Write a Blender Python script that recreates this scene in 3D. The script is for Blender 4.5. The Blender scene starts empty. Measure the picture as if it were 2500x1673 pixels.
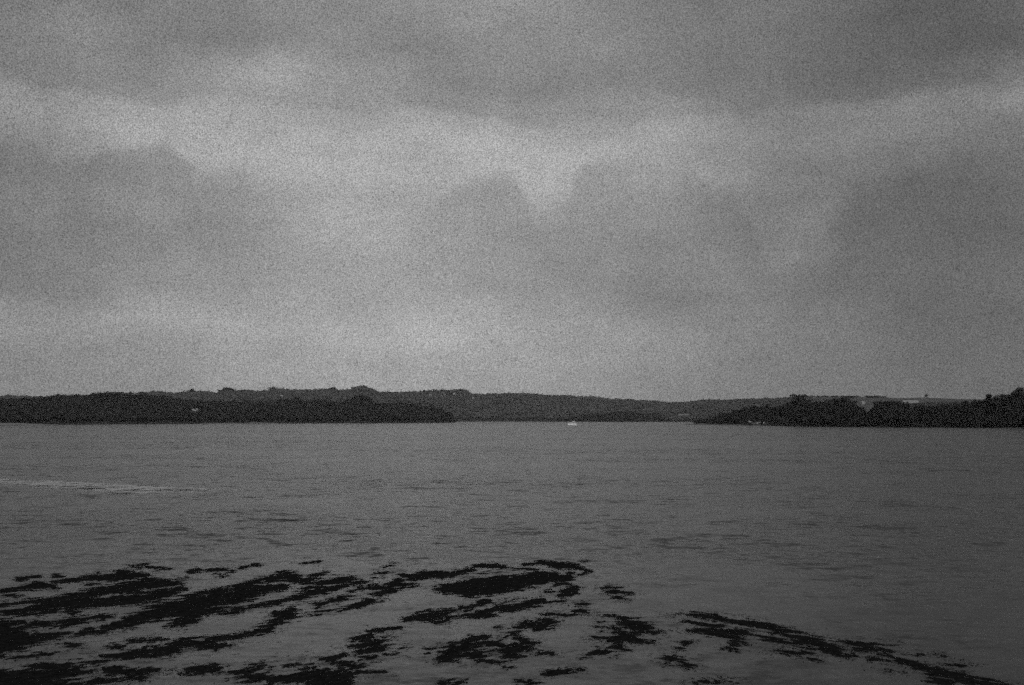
import bpy, math, random
import numpy as np
R = math.radians
scene = bpy.context.scene
COL = scene.collection
random.seed(7); RNG = np.random.default_rng(11)

# ------------------------------------------------------------------ camera
CAM_H = 10.0; FPX = 2500 * 35 / 36.0
PITCH = math.atan(186.5 / FPX)
cam_d = bpy.data.cameras.new("camera"); cam = bpy.data.objects.new("camera", cam_d); COL.objects.link(cam)
cam_d.lens = 35; cam_d.sensor_width = 36; cam_d.clip_start = 0.5; cam_d.clip_end = 60000
cam.location = (0, 0, CAM_H); cam.rotation_euler = (R(90) + PITCH, 0, 0)
scene.camera = cam
CP, SP = math.cos(PITCH), math.sin(PITCH)

def ray(px, py):
    dx = (px - 1250) / FPX; dy = (836.5 - py) / FPX
    return dx, CP - dy * SP, SP + dy * CP
def azel(px, py):
    x, y, z = ray(px, py)
    return math.atan2(x, y), math.atan2(z, math.hypot(x, y))
def at_z(px, py, z=0.0):
    x, y, zz = ray(px, py); t = (z - CAM_H) / zz
    return x * t, y * t, z
def at_depth(px, py, D):
    x, y, z = ray(px, py); t = D / y
    return x * t, D, CAM_H + z * t
def depth_of(py, z=0.0):
    return at_z(1250, py, z)[1]
def project(X, Y, Z):
    zz = Z - CAM_H
    f = Y * CP + zz * SP; u = -Y * SP + zz * CP
    return 1250 + FPX * X / f, 836.5 - FPX * u / f

# ------------------------------------------------------------------ render / exposure
scene.view_settings.view_transform = 'Standard'; scene.view_settings.look = 'None'
scene.view_settings.exposure = 0; scene.view_settings.gamma = 1
scene.cycles.use_denoising = False
scene.cycles.max_bounces = 6; scene.cycles.volume_bounces = 0
scene.cycles.diffuse_bounces = 2; scene.cycles.glossy_bounces = 2
scene.cycles.sample_clamp_indirect = 3
scene.cycles.use_adaptive_sampling = True; scene.cycles.adaptive_threshold = 0.25; scene.cycles.adaptive_min_samples = 10

# ------------------------------------------------------------------ sun
SUN_AZ, SUN_EL = R(152), R(38)
sd = bpy.data.lights.new("sun", 'SUN'); sd.energy = 1.1; sd.angle = R(30); sd.color = (1, 1, 1)
so = bpy.data.objects.new("sun", sd); COL.objects.link(so)
so.rotation_euler = (R(90) - SUN_EL, 0, math.pi - SUN_AZ)   # az measured from +Y (ahead) towards +X
so.location = (0, 0, 300)

# ------------------------------------------------------------------ node helpers
class NT:
    def __init__(s, tree): s.t = tree; s.n = tree.nodes; s.l = tree.links
    def new(s, typ, **kw):
        nd = s.n.new(typ)
        for k, v in kw.items(): setattr(nd, k, v)
        return nd
    def put(s, sock, v):
        if hasattr(v, 'is_output') or isinstance(v, bpy.types.NodeSocket): s.l.new(v, sock)
        else: sock.default_value = v
    def m(s, op, a, b=None, c=None, clamp=False):
        nd = s.new('ShaderNodeMath', operation=op); nd.use_clamp = clamp
        s.put(nd.inputs[0], a)
        if b is not None: s.put(nd.inputs[1], b)
        if c is not None: s.put(nd.inputs[2], c)
        return nd.outputs[0]
    def mr(s, v, a, b, c=0.0, d=1.0, smooth=True):
        nd = s.new('ShaderNodeMapRange'); nd.interpolation_type = 'SMOOTHSTEP' if smooth else 'LINEAR'
        s.put(nd.inputs['Value'], v); s.put(nd.inputs['From Min'], a); s.put(nd.inputs['From Max'], b)
        s.put(nd.inputs['To Min'], c); s.put(nd.inputs['To Max'], d)
        return nd.outputs['Result']
    def noise(s, vec, scale, detail=2.0, rough=0.5, out='Fac'):
        nd = s.new('ShaderNodeTexNoise'); s.put(nd.inputs['Vector'], vec)
        nd.inputs['Scale'].default_value = scale; nd.inputs['Detail'].default_value = detail
        nd.inputs['Roughness'].default_value = rough
        return nd.outputs[out]
    def ramp(s, fac, pts, interp='B_SPLINE'):
        nd = s.new('ShaderNodeValToRGB'); cr = nd.color_ramp; cr.interpolation = interp
        pts = sorted(pts)[:32]
        while len(cr.elements) > 1: cr.elements.remove(cr.elements[-1])
        cr.elements[0].position = pts[0][0]; cr.elements[0].color = (pts[0][1],) * 3 + (1,)
        for p, v in pts[1:]:
            e = cr.elements.new(p); e.color = (v, v, v, 1)
        s.l.new(fac, nd.inputs['Fac'])
        sep = s.new('ShaderNodeRGBToBW'); s.l.new(nd.outputs['Color'], sep.inputs[0])
        return sep.outputs[0]
def lin(g):
    g = g / 255.0
    return g / 12.92 if g < 0.04045 else ((g + 0.055) / 1.055) ** 2.4

# ------------------------------------------------------------------ world: overcast sky with cloud banks
world = bpy.data.worlds.new("World"); scene.world = world; world.use_nodes = True
w = NT(world.node_tree); w.n.clear()
STR = 0.1
sky = w.new('ShaderNodeTexSky', sky_type='NISHITA'); sky.sun_disc = False
sky.sun_elevation = SUN_EL; sky.sun_rotation = SUN_AZ
bw = w.new('ShaderNodeRGBToBW'); w.l.new(sky.outputs[0], bw.inputs[0])
tc = w.new('ShaderNodeTexCoord'); gen = tc.outputs['Generated']
sx = w.new('ShaderNodeSeparateXYZ'); w.l.new(gen, sx.inputs[0])
az0 = w.m('ARCTAN2', sx.outputs[0], sx.outputs[1])
hyp = w.m('SQRT', w.m('ADD', w.m('MULTIPLY', sx.outputs[0], sx.outputs[0]), w.m('MULTIPLY', sx.outputs[1], sx.outputs[1])))
el0 = w.m('ARCTAN2', sx.outputs[2], hyp)
wob = w.new('ShaderNodeSeparateColor'); w.l.new(w.noise(gen, 9, 5, 0.55, 'Color'), wob.inputs[0])
az = w.m('MULTIPLY_ADD', w.m('SUBTRACT', wob.outputs[0], 0.5), 0.14, az0)
el = w.m('MULTIPLY_ADD', w.m('SUBTRACT', wob.outputs[1], 0.5), 0.07, el0)
AZR = 0.52
uf = w.mr(az, -AZR, AZR, 0, 1, False)
ROWS = [
 (1010, [(0,112),(300,120),(600,136),(900,140),(1200,138),(1500,128),(1800,112),(2100,98),(2400,92),(2500,94)]),
 (880, [(0,116),(300,125),(600,142),(900,146),(1200,144),(1500,130),(1800,114),(2100,99),(2400,92),(2500,96)]),
 (815, [(0,124),(300,136),(600,148),(900,150),(1200,148),(1500,134),(1800,114),(2100,99),(2400,91),(2500,94)]),
 (720, [(0,108),(250,117),(500,130),(800,144),(1000,143),(1200,132),(1500,120),(1750,111),(2000,104),(2300,90),(2500,98)]),
 (600, [(0,107),(250,112),(500,122),(700,140),(900,140),(1050,146),(1200,132),(1500,124),(1800,108),(2020,119),(2150,97),(2400,86),(2500,97)]),
 (500, [(0,112),(250,120),(500,134),(800,147),(1000,141),(1200,134),(1330,146),(1600,130),(1800,109),(2020,118),(2150,99),(2400,95),(2500,104)]),
 (430, [(0,116),(200,128),(450,148),(700,152),(900,150),(1100,149),(1220,150),(1330,156),(1400,148),(1500,140),(1600,138),(1800,124),(1950,116),(2100,112),(2300,103),(2500,108)]),
 (365, [(0,124),(200,138),(450,150),(800,151),(1100,150),(1330,152),(1450,146),(1600,142),(1750,132),(1950,112),(2150,120),(2350,112),(2500,106)]),
 (312, [(0,122),(150,132),(400,142),(700,146),(1000,140),(1200,143),(1350,143),(1420,136),(1500,130),(1650,146),(1800,122),(1900,112),(2200,116),(2400,116),(2500,124)]),
 (265, [(0,108),(200,116),(500,128),(800,140),(950,125),(1100,119),(1300,130),(1500,116),(1660,130),(1850,100),(2200,92),(2400,96),(2500,114)]),
 (205, [(0,105),(250,124),(400,114),(600,138),(770,142),(1000,114),(1250,112),(1500,116),(1750,108),(1900,100),(2200,86),(2400,79),(2500,92)]),
 (120, [(0,104),(250,120),(430,100),(700,128),(1000,112),(1250,126),(1500,118),(1800,104),(2100,90),(2350,82),(2500,94)]),
 (20, [(0,104),(250,106),(500,118),(750,114),(1000,120),(1250,138),(1500,112),(1750,102),(2000,100),(2250,98),(2500,102)]),
 (-250, [(0,110),(500,118),(1250,140),(1800,118),(2500,105)]),
 (-900, [(0,125),(1250,160),(2500,125)]),
]
cur = None
for py, pts in ROWS:
    rp = []
    for x, g in pts:
        a, e = azel(x, max(py, 0)); rp.append((min(1, max(0, (a + AZR) / (2 * AZR))), lin(g * (1.13 - 0.04 * max(0, x - 1500) / 1000))))
    val = w.ramp(uf, rp)
    e_row = azel(1250, py)[1]
    if cur is None: cur = val
    else:
        k = w.mr(el, e_prev, e_row, 0, 1, True)
        mx = w.new('ShaderNodeMix', data_type='FLOAT'); w.l.new(k, mx.inputs[0]); w.l.new(cur, mx.inputs[2]); w.l.new(val, mx.inputs[3])
        cur = mx.outputs[0]
    e_prev = e_row
ufe = w.mr(w.m('MULTIPLY_ADD', w.m('SUBTRACT', w.noise(gen, 34, 6, 0.68), 0.5), 0.032, az0), -AZR, AZR, 0, 1, False)
ele = w.m('MULTIPLY_ADD', w.m('SUBTRACT', w.noise(gen, 26, 7, 0.75), 0.5), 0.05, el0)
def bank(outline, dark, reach, soft=0.010):
    """a cloud bank: below its outline the sky is darker, fading out downwards"""
    global cur
    rp, ds = [], []
    for x, y, d in outline:
        a, e = azel(x, y); u = min(1, max(0, (a + AZR) / (2 * AZR))); rp.append((u, e / 0.5)); ds.append((u, d))
    h = w.m('MULTIPLY', w.ramp(ufe, rp, 'LINEAR'), 0.5)
    dd = w.ramp(ufe, ds, 'LINEAR')
    gap = w.m('SUBTRACT', h, ele)
    msk = w.m('MULTIPLY', w.mr(gap, -soft * 0.3, soft, 0, 1), w.mr(gap, soft, reach, 1, 0))
    msk = w.m('MULTIPLY', msk, dd)
    cur = w.m('MULTIPLY', cur, w.m('MULTIPLY_ADD', msk, -dark, 1.0))
bank([(0,345,.7),(60,347,.7),(120,362,.75),(190,390,.9),(225,374,1),(255,352,1),(310,350,1),(400,346,1),(440,356,1),(458,372,.9),(482,418,.7),(500,424,.6),(520,409,.7),(590,408,.7),(620,424,.5),(700,445,.2),(760,470,0),(2500,500,0)], 0.27, 0.085, 0.012)
bank([(0,530,0),(960,530,0),(1027,505,.4),(1080,472,.7),(1123,458,.8),(1170,432,.9),(1220,417,1),(1245,420,1),(1284,470,.9),(1320,505,.6),(1350,490,.5),(1380,470,.6),(1398,430,.8),(1412,400,.9),(1450,388,.8),(1510,378,.6),(1570,384,.5),(1640,396,.5),(1700,416,.6),(1760,455,.6),(1830,512,.6),(1862,600,.3),(1900,640,0),(2500,640,0)], 0.19, 0.085, 0.012)
bank([(0,560,0),(1940,560,0),(1990,540,.3),(2040,500,.9),(2100,450,1),(2200,402,.9),(2350,362,.7),(2500,330,.5)], 0.22, 0.10, 0.018)
bank([(0,560,0),(1960,560,0),(1968,520,.3),(1985,515,.0),(2500,500,0)], 0.1, 0.06)
fl = w.noise(gen, 16, 6, 0.6)
mp = w.new('ShaderNodeMapping'); w.l.new(gen, mp.inputs[0]); mp.inputs['Scale'].default_value = (1, 1, 3.2)
fl2 = w.noise(mp.outputs[0], 7, 6, 0.58)
cur = w.m('MULTIPLY', cur, w.m('MULTIPLY_ADD', w.m('SUBTRACT', fl, 0.5), 0.34, 1.0))
cur = w.m('MULTIPLY', cur, w.m('MULTIPLY_ADD', w.m('SUBTRACT', fl2, 0.5), 0.5, 1.0))
gr = w.noise(gen, 850, 1, 0.8)
cur = w.m('MULTIPLY', cur, w.m('MULTIPLY_ADD', w.m('SUBTRACT', gr, 0.5), 2.25, 1.0))
# behind the viewer and below the horizon the overcast is an even mid grey
cloud = w.m('MULTIPLY', cur, 1.0 / STR)
mixs = w.new('ShaderNodeMix', data_type='FLOAT'); mixs.inputs[0].default_value = 0.985
w.l.new(bw.outputs[0], mixs.inputs[2]); w.l.new(cloud, mixs.inputs[3])
cc = w.new('ShaderNodeCombineColor')
for i in range(3): w.l.new(mixs.outputs[0], cc.inputs[i])
bg = w.new('ShaderNodeBackground'); w.l.new(cc.outputs[0], bg.inputs[0]); bg.inputs[1].default_value = STR
wo = w.new('ShaderNodeOutputWorld'); w.l.new(bg.outputs[0], wo.inputs[0])
world.cycles.sampling_method = 'MANUAL'; world.cycles.sample_map_resolution = 512

# ------------------------------------------------------------------ object helpers
def tag(o, label=None, cat=None, group=None, kind=None):
    if label: o['label'] = label
    if cat: o['category'] = cat
    if group: o['group'] = group
    if kind: o['kind'] = kind
    return o
def empty(name, loc, rz=0.0):
    o = bpy.data.objects.new(name, None); COL.objects.link(o); o.location = loc; o.rotation_euler = (0, 0, rz)
    o.empty_display_size = 0.5
    return o
def mesh_np(name, V, F, mat, parent=None, smooth=False, attr=None):
    """V (n,3), F (m,k) quads or tris -> one linked object"""
    V = np.asarray(V, np.float32); F = np.asarray(F, np.int32)
    me = bpy.data.meshes.new(name)
    me.vertices.add(len(V)); me.vertices.foreach_set('co', V.ravel())
    k = F.shape[1]
    me.loops.add(F.size); me.loops.foreach_set('vertex_index', F.ravel())
    me.polygons.add(len(F)); me.polygons.foreach_set('loop_start', np.arange(0, F.size, k, dtype=np.int32))
    me.polygons.foreach_set('loop_total', np.full(len(F), k, np.int32))
    if smooth: me.polygons.foreach_set('use_smooth', np.ones(len(F), bool))
    if attr:
        for an, av in attr.items():
            at = me.attributes.new(an, 'FLOAT', 'POINT'); at.data.foreach_set('value', np.asarray(av, np.float32))
    me.update(calc_edges=True); me.validate()
    o = bpy.data.objects.new(name, me); COL.objects.link(o)
    if mat: me.materials.append(mat)
    if parent: o.parent = parent
    return o
class MB:
    """collects simple solids in one mesh"""
    def __init__(s): s.v = []; s.f = []
    def box(s, x0, x1, y0, y1, z0, z1):
        b = len(s.v)
        s.v += [(x0,y0,z0),(x1,y0,z0),(x1,y1,z0),(x0,y1,z0),(x0,y0,z1),(x1,y0,z1),(x1,y1,z1),(x0,y1,z1)]
        s.f += [tuple(b+i for i in q) for q in ((0,3,2,1),(4,5,6,7),(0,1,5,4),(1,2,6,5),(2,3,7,6),(3,0,4,7))]
        return s
    def tube(s, pts, rad, n=8):
        import mathutils
        b = len(s.v); P = [mathutils.Vector(p) for p in pts]
        rr = rad if isinstance(rad, (list, tuple)) else [rad] * len(P)
        for i, p in enumerate(P):
            d = (P[min(i+1, len(P)-1)] - P[max(i-1, 0)]).normalized()
            u = d.orthogonal().normalized(); q = d.cross(u)
            for k in range(n):
                a = 2*math.pi*k/n; s.v.append(tuple(p + (u*math.cos(a) + q*math.sin(a)) * rr[i]))
        for i in range(len(P)-1):
            for k in range(n):
                s.f.append((b+i*n+k, b+i*n+(k+1)%n, b+(i+1)*n+(k+1)%n, b+(i+1)*n+k))
        s.f.append(tuple(b+k for k in range(n))[::-1]); s.f.append(tuple(b+(len(P)-1)*n+k for k in range(n)))
        return s
    def loft(s, rings, cap=True):
        b = len(s.v); n = len(rings[0])
        for r in rings: s.v += [tuple(p) for p in r]
        for i in range(len(rings)-1):
            for k in range(n-1):
                s.f.append((b+i*n+k, b+i*n+k+1, b+(i+1)*n+k+1, b+(i+1)*n+k))
        if cap:
            s.f.append(tuple(b+k for k in range(n))[::-1]); s.f.append(tuple(b+(len(rings)-1)*n+k for k in range(n)))
        return s
    def prism(s, poly, y0, y1):
        """polygon in (x,z), extruded along y"""
        b = len(s.v); n = len(poly)
        s.v += [(x, y0, z) for x, z in poly] + [(x, y1, z) for x, z in poly]
        s.f.append(tuple(range(b, b+n))); s.f.append(tuple(range(b+n, b+2*n))[::-1])
        for k in range(n): s.f.append((b+k, b+n+k, b+n+(k+1)%n, b+(k+1)%n))
        return s
    def build(s, name, mat, parent=None, bevel=0.0):
        me = bpy.data.meshes.new(name); me.from_pydata(s.v, [], s.f); me.update(); me.materials.append(mat)
        o = bpy.data.objects.new(name, me); COL.objects.link(o)
        if parent: o.parent = parent
        if bevel:
            md = o.modifiers.new('bevel', 'BEVEL'); md.width = bevel; md.segments = 2
        return o
def copy_tree(o, parent=None):
    c = o.copy(); COL.objects.link(c)
    if parent: c.parent = parent
    for ch in [k for k in bpy.data.objects if k.parent == o]: copy_tree(ch, c)
    return c

# numpy noise
def _hash(ix, iy, seed):
    h = (ix.astype(np.int64) * 374761393 + iy.astype(np.int64) * 668265263 + seed * 1442695041) & 0xFFFFFFFF
    h = ((h ^ (h >> 13)) * 1274126177) & 0xFFFFFFFF
    return ((h ^ (h >> 16)) & 0xFFFF) / 65535.0
def vnoise(x, y, seed=0):
    ix = np.floor(x); iy = np.floor(y); fx = x - ix; fy = y - iy
    fx = fx*fx*(3-2*fx); fy = fy*fy*(3-2*fy)
    a = _hash(ix, iy, seed); b = _hash(ix+1, iy, seed); c = _hash(ix, iy+1, seed); d = _hash(ix+1, iy+1, seed)
    return (a*(1-fx)+b*fx)*(1-fy) + (c*(1-fx)+d*fx)*fy
def fbm(x, y, oct=4, seed=0, gain=0.55):
    s = 0; a = 1; t = 0
    for i in range(oct):
        s = s + a*(vnoise(x*2**i+i*17.3, y*2**i-i*9.1, seed+i)-0.5); t += a; a *= gain
    return s / t * 2      # about -1..1

# ------------------------------------------------------------------ materials (black and white place: all greys)
def gray_mat(name, v, rough=0.8, var=0.0, scale=1.0, spec=0.3, field=None, grain=None):
    m = bpy.data.materials.new(name); m.use_nodes = True; t = NT(m.node_tree)
    b = t.n['Principled BSDF']; b.inputs['Roughness'].default_value = rough; b.inputs['Specular IOR Level'].default_value = spec
    geo = t.new('ShaderNodeNewGeometry')
    val = None
    if var or field or grain:
        nz = t.noise(geo.outputs['Position'], scale, 4, 0.6)
        val = t.m('MULTIPLY_ADD', t.m('SUBTRACT', nz, 0.5), 2*var*v, v)
        if grain:
            nz2 = t.noise(geo.outputs['Position'], grain[0], 2, 0.5)
            val = t.m('MULTIPLY', val, t.m('MULTIPLY_ADD', t.m('SUBTRACT', nz2, 0.5), grain[1], 1.0))
        if field:
            at = t.new('ShaderNodeAttribute'); at.attribute_name = 'field'
            mx = t.new('ShaderNodeMix', data_type='FLOAT'); t.l.new(at.outputs['Fac'], mx.inputs[0]); t.l.new(val, mx.inputs[2])
            t.put(mx.inputs[3], t.m('MULTIPLY_ADD', t.m('SUBTRACT', nz, 0.5), field, field)); val = mx.outputs[0]
        val = t.m('MAXIMUM', val, 0.001)
        cc = t.new('ShaderNodeCombineColor')
        for i in range(3): t.l.new(val, cc.inputs[i])
        t.l.new(cc.outputs[0], b.inputs['Base Color'])
    else: b.inputs['Base Color'].default_value = (v, v, v, 1)
    return m
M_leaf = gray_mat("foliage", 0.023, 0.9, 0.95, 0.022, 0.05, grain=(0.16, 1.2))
M_leaf_hazed = gray_mat("foliage_mixed_hazed", 0.11, 0.9, 0.75, 0.012, 0.05, grain=(0.10, 1.6))  # mixed far growth, lightened: part of the distance haze is put into the base colour
M_bark = gray_mat("bark", 0.05, 0.9, 0.3, 2.0)
M_land = gray_mat("hillside", 0.022, 0.95, 0.4, 0.02, 0.1, field=0.08)
M_mud = gray_mat("mud_beach", 0.05, 0.7, 0.5, 0.05, 0.3)
M_white = gray_mat("white_paint", 0.8, 0.3, 0.05, 1.0, 0.5)
M_render = gray_mat("house_render", 0.42, 0.8, 0.15, 0.3)
M_slate = gray_mat("slate_roof", 0.12, 0.6, 0.3, 0.4)
M_pale = gray_mat("pale_roof", 0.33, 0.4, 0.1, 0.2)
M_greyroof = gray_mat('weathered_roof', 0.22, 0.8, 0.6, 0.15)
M_glass = gray_mat("window_glass", 0.02, 0.1, 0, 1, 0.5)
M_dark = gray_mat("dark_trim", 0.03, 0.5, 0.1, 1)
M_foam = gray_mat("foam", 0.9, 0.9, 0.3, 1.5, 0.2)
M_weed = gray_mat("seaweed", 0.014, 1.0, 0.8, 3.0, 0.0, grain=(14.0, 1.2))
M_weed2 = gray_mat("seaweed_blade", 0.012, 0.45, 0.6, 5.0, 0.2)

# ------------------------------------------------------------------ water
def water_material():
    m = bpy.data.materials.new("water"); m.use_nodes = True; t = NT(m.node_tree)
    b = t.n['Principled BSDF']
    b.inputs['Base Color'].default_value = (0.012, 0.012, 0.012, 1)
    b.inputs['IOR'].default_value = 1.33; b.inputs['Roughness'].default_value = 0.22
    geo = t.new('ShaderNodeNewGeometry'); pos = geo.outputs['Position']
    sp = t.new('ShaderNodeSeparateXYZ'); t.l.new(pos, sp.inputs[0]); X, Y = sp.outputs[0], sp.outputs[1]
    def mapped(sx_, sy_, rot=0.0):
        mp = t.new('ShaderNodeMapping'); t.l.new(pos, mp.inputs[0]); mp.inputs['Scale'].default_value = (sx_, sy_, 1)
        mp.inputs['Rotation'].default_value = (0, 0, rot); return mp.outputs[0]
    def slopes(vec, scale, detail=1.0):
        s = t.new('ShaderNodeSeparateColor'); t.l.new(t.noise(vec, scale, detail, 0.6, 'Color'), s.inputs[0])
        return t.m('SUBTRACT', s.outputs[0], 0.5), t.m('SUBTRACT', s.outputs[1], 0.5)
    a1 = slopes(mapped(0.55, 1.0, R(-14)), 2.6, 2.0)
    a2 = slopes(mapped(0.45, 1.0, R(-10)), 0.7, 1.0)
    a3 = slopes(mapped(0.8, 0.6, R(-6)), 0.16, 2.0)
    a4 = slopes(mapped(0.8, 0.6, R(-9)), 0.4, 2.0)
    # gusts: patches of rougher, darker water; finer cat's-paw streaks inside them
    g1 = t.mr(t.noise(mapped(0.35, 1.0, R(-8)), 0.018, 4, 0.6), 0.36, 0.66, 0.45, 1.5)
    g2 = t.mr(t.noise(mapped(0.9, 0.5, R(-9)), 0.8, 5, 0.75), 0.42, 0.75, 0.7, 1.8)
    g3 = t.mr(t.noise(mapped(1.0, 0.45, R(-8)), 0.14, 5, 0.7), 0.38, 0.68, 0.6, 1.5)
    g1 = t.m('MULTIPLY', g1, g3)
    # sheltered water among the weed
    calm = t.mr(Y, 52, 100, 0.24, 1.0)
    # calm slick running in from the left
    ax, ay, _ = at_z(-30, 1167); bx, by, _ = at_z(545, 1197)
    L = math.hypot(bx-ax, by-ay); ux, uy = (bx-ax)/L, (by-ay)/L
    rx, ry = t.m('SUBTRACT', X, ax), t.m('SUBTRACT', Y, ay)
    along = t.m('ADD', t.m('MULTIPLY', rx, ux), t.m('MULTIPLY', ry, uy))
    wig = t.m('MULTIPLY', t.m('SUBTRACT', t.noise(mapped(1, 1), 0.05, 3), 0.5), 4.0)
    across = t.m('ADD', t.m('ADD', t.m('MULTIPLY', rx, -uy), t.m('MULTIPLY', ry, ux)), wig)
    wid = t.mr(along, 0, L, 6.0, 14.0, False)
    top = t.mr(across, 0.0, 2.5, 1, 0)
    bot = t.mr(across, t.m('MULTIPLY', wid, -1.4), t.m('MULTIPLY', wid, -0.6), 0, 1)
    sl = t.m('MULTIPLY', t.m('MULTIPLY', top, bot), t.mr(along, L*0.86, L*1.12, 1, 0))
    sl = t.m('MULTIPLY', sl, t.mr(along, -60, 10, 0.3, 1.0))
    slick = t.m('MULTIPLY_ADD', sl, -0.8, 1.0)
    amp = t.m('MULTIPLY', t.m('MULTIPLY', g1, g2), t.m('MULTIPLY', t.m('MULTIPLY', calm, slick), t.m('ADD', t.mr(X, 15, 150, 1.0, 1.35), t.mr(X, -140, -40, 0.3, 0.0))))
    t.l.new(t.mr(sl, 0, 1, 0.2, 0.07), b.inputs['Roughness'])
    def comb(i, k1, k2, k3, k4):
        return t.m('MULTIPLY', t.m('ADD', t.m('ADD', t.m('MULTIPLY', a1[i], k1), t.m('MULTIPLY', a2[i], k2)), t.m('ADD', t.m('MULTIPLY', a3[i], k3), t.m('MULTIPLY', a4[i], k4))), amp)
    nx = comb(0, 0.48, 0.34, 0.08, 0.14); ny = comb(1, 1.00, 1.00, 0.30, 0.50)
    cb = t.new('ShaderNodeCombineXYZ'); t.l.new(nx, cb.inputs[0]); t.l.new(ny, cb.inputs[1]); cb.inputs[2].default_value = 1
    nm = t.new('ShaderNodeVectorMath', operation='NORMALIZE'); t.l.new(cb.outputs[0], nm.inputs[0])
    t.l.new(nm.outputs[0], b.inputs['Normal'])
    return m
M_water = water_material()
W = 9000.0
wv = [(-W, -2000, 0), (W, -2000, 0), (W, 7500, 0), (-W, 7500, 0)]
tag(mesh_np('water', wv, [(0,1,2,3)], M_water), kind='structure')

# ------------------------------------------------------------------ tree templates
def crown_template(seed, lumps, nq, q, inner=0.72, rz=1.0):
    """unit crown (radius about 1, centre 0): leaf clumps over several lobes round a dark core"""
    r = np.random.default_rng(seed)
    c = r.normal(size=(lumps, 3)) * (0.36, 0.36, 0.28 * rz); c[:, 2] += 0.05
    rad = r.uniform(0.42, 0.66, lumps)
    i = r.integers(0, lumps, nq)
    d = r.normal(size=(nq, 3)); d /= np.linalg.norm(d, axis=1)[:, None]
    d[:, 2] = np.abs(d[:, 2]) * 0.8 + d[:, 2] * 0.2
    p = c[i] + d * rad[i][:, None] * r.uniform(0.8, 1.08, nq)[:, None]
    nrm = d + r.normal(size=(nq, 3)) * 0.45; nrm /= np.linalg.norm(nrm, axis=1)[:, None]
    t1 = np.cross(nrm, r.normal(size=(nq, 3))); t1 /= np.linalg.norm(t1, axis=1)[:, None]; t2 = np.cross(nrm, t1)
    s = (q * r.uniform(0.6, 1.3, nq))[:, None]
    V = np.stack([p - t1*s - t2*s*.7, p + t1*s - t2*s*.5, p + t1*s*.7 + t2*s, p - t1*s*.6 + t2*s*.8], 1).reshape(-1, 3)
    F = np.arange(nq*4).reshape(-1, 4)
    if inner:
        g = (1+5**.5)/2
        ic = np.array([(-1,g,0),(1,g,0),(-1,-g,0),(1,-g,0),(0,-1,g),(0,1,g),(0,-1,-g),(0,1,-g),(g,0,-1),(g,0,1),(-g,0,-1),(-g,0,1)], float)
        ic /= np.linalg.norm(ic[0]); fc = np.array([(0,11,5),(0,5,1),(0,1,7),(0,7,10),(0,10,11),(1,5,9),(5,11,4),(11,10,2),(10,7,6),(7,1,8),(3,9,4),(3,4,2),(3,2,6),(3,6,8),(3,8,9),(4,9,5),(2,4,11),(6,2,10),(8,6,7),(9,8,1)])
        b = len(V); iv = ic * r.uniform(.8, 1.1, (12,1)) * inner * (1, 1, .85)
        V = np.vstack([V, iv]); F = np.vstack([F, np.column_stack([fc, fc[:, 2]]) + b])
    return V, F
def tri_template(seed, lumps, nq, q, inner=0.75):
    V, F = crown_template(seed, lumps, nq, q, inner)
    T = np.vstack([F[:, [0,1,2]], F[F[:,2] != F[:,3]][:, [0,2,3]]])
    return V, T
LOW = [tri_template(s, 5, 34, 0.25, 0.8) for s in (1, 2, 3, 4, 5)]
def stamp(name, P, Rr, H, mat, templates=LOW):
    """one mesh holding a far-off wood: P base points, Rr crown radius, H tree height"""
    Vs, Fs, off = [], [], 0
    tid = RNG.integers(0, len(templates), len(P)); rot = RNG.uniform(0, 2*math.pi, len(P))
    for k, (V, T) in enumerate(templates):
        s = np.where(tid == k)[0]
        if not len(s): continue
        c, sn = np.cos(rot[s])[:, None], np.sin(rot[s])[:, None]
        x = V[None,:,0]*c - V[None,:,1]*sn; y = V[None,:,0]*sn + V[None,:,1]*c
        r_, h_ = Rr[s][:, None], H[s][:, None]
        q = np.stack([P[s][:,0:1] + x*r_, P[s][:,1:2] + y*r_, P[s][:,2:3] + h_*0.52 + V[None,:,2]*h_*0.55], 2)
        Vs.append(q.reshape(-1, 3)); Fs.append((T[None] + (np.arange(len(s))*len(V))[:, None, None] + off).reshape(-1, 3)); off += len(s)*len(V)
    return mesh_np(name, np.vstack(Vs), np.vstack(Fs), mat)

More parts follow.
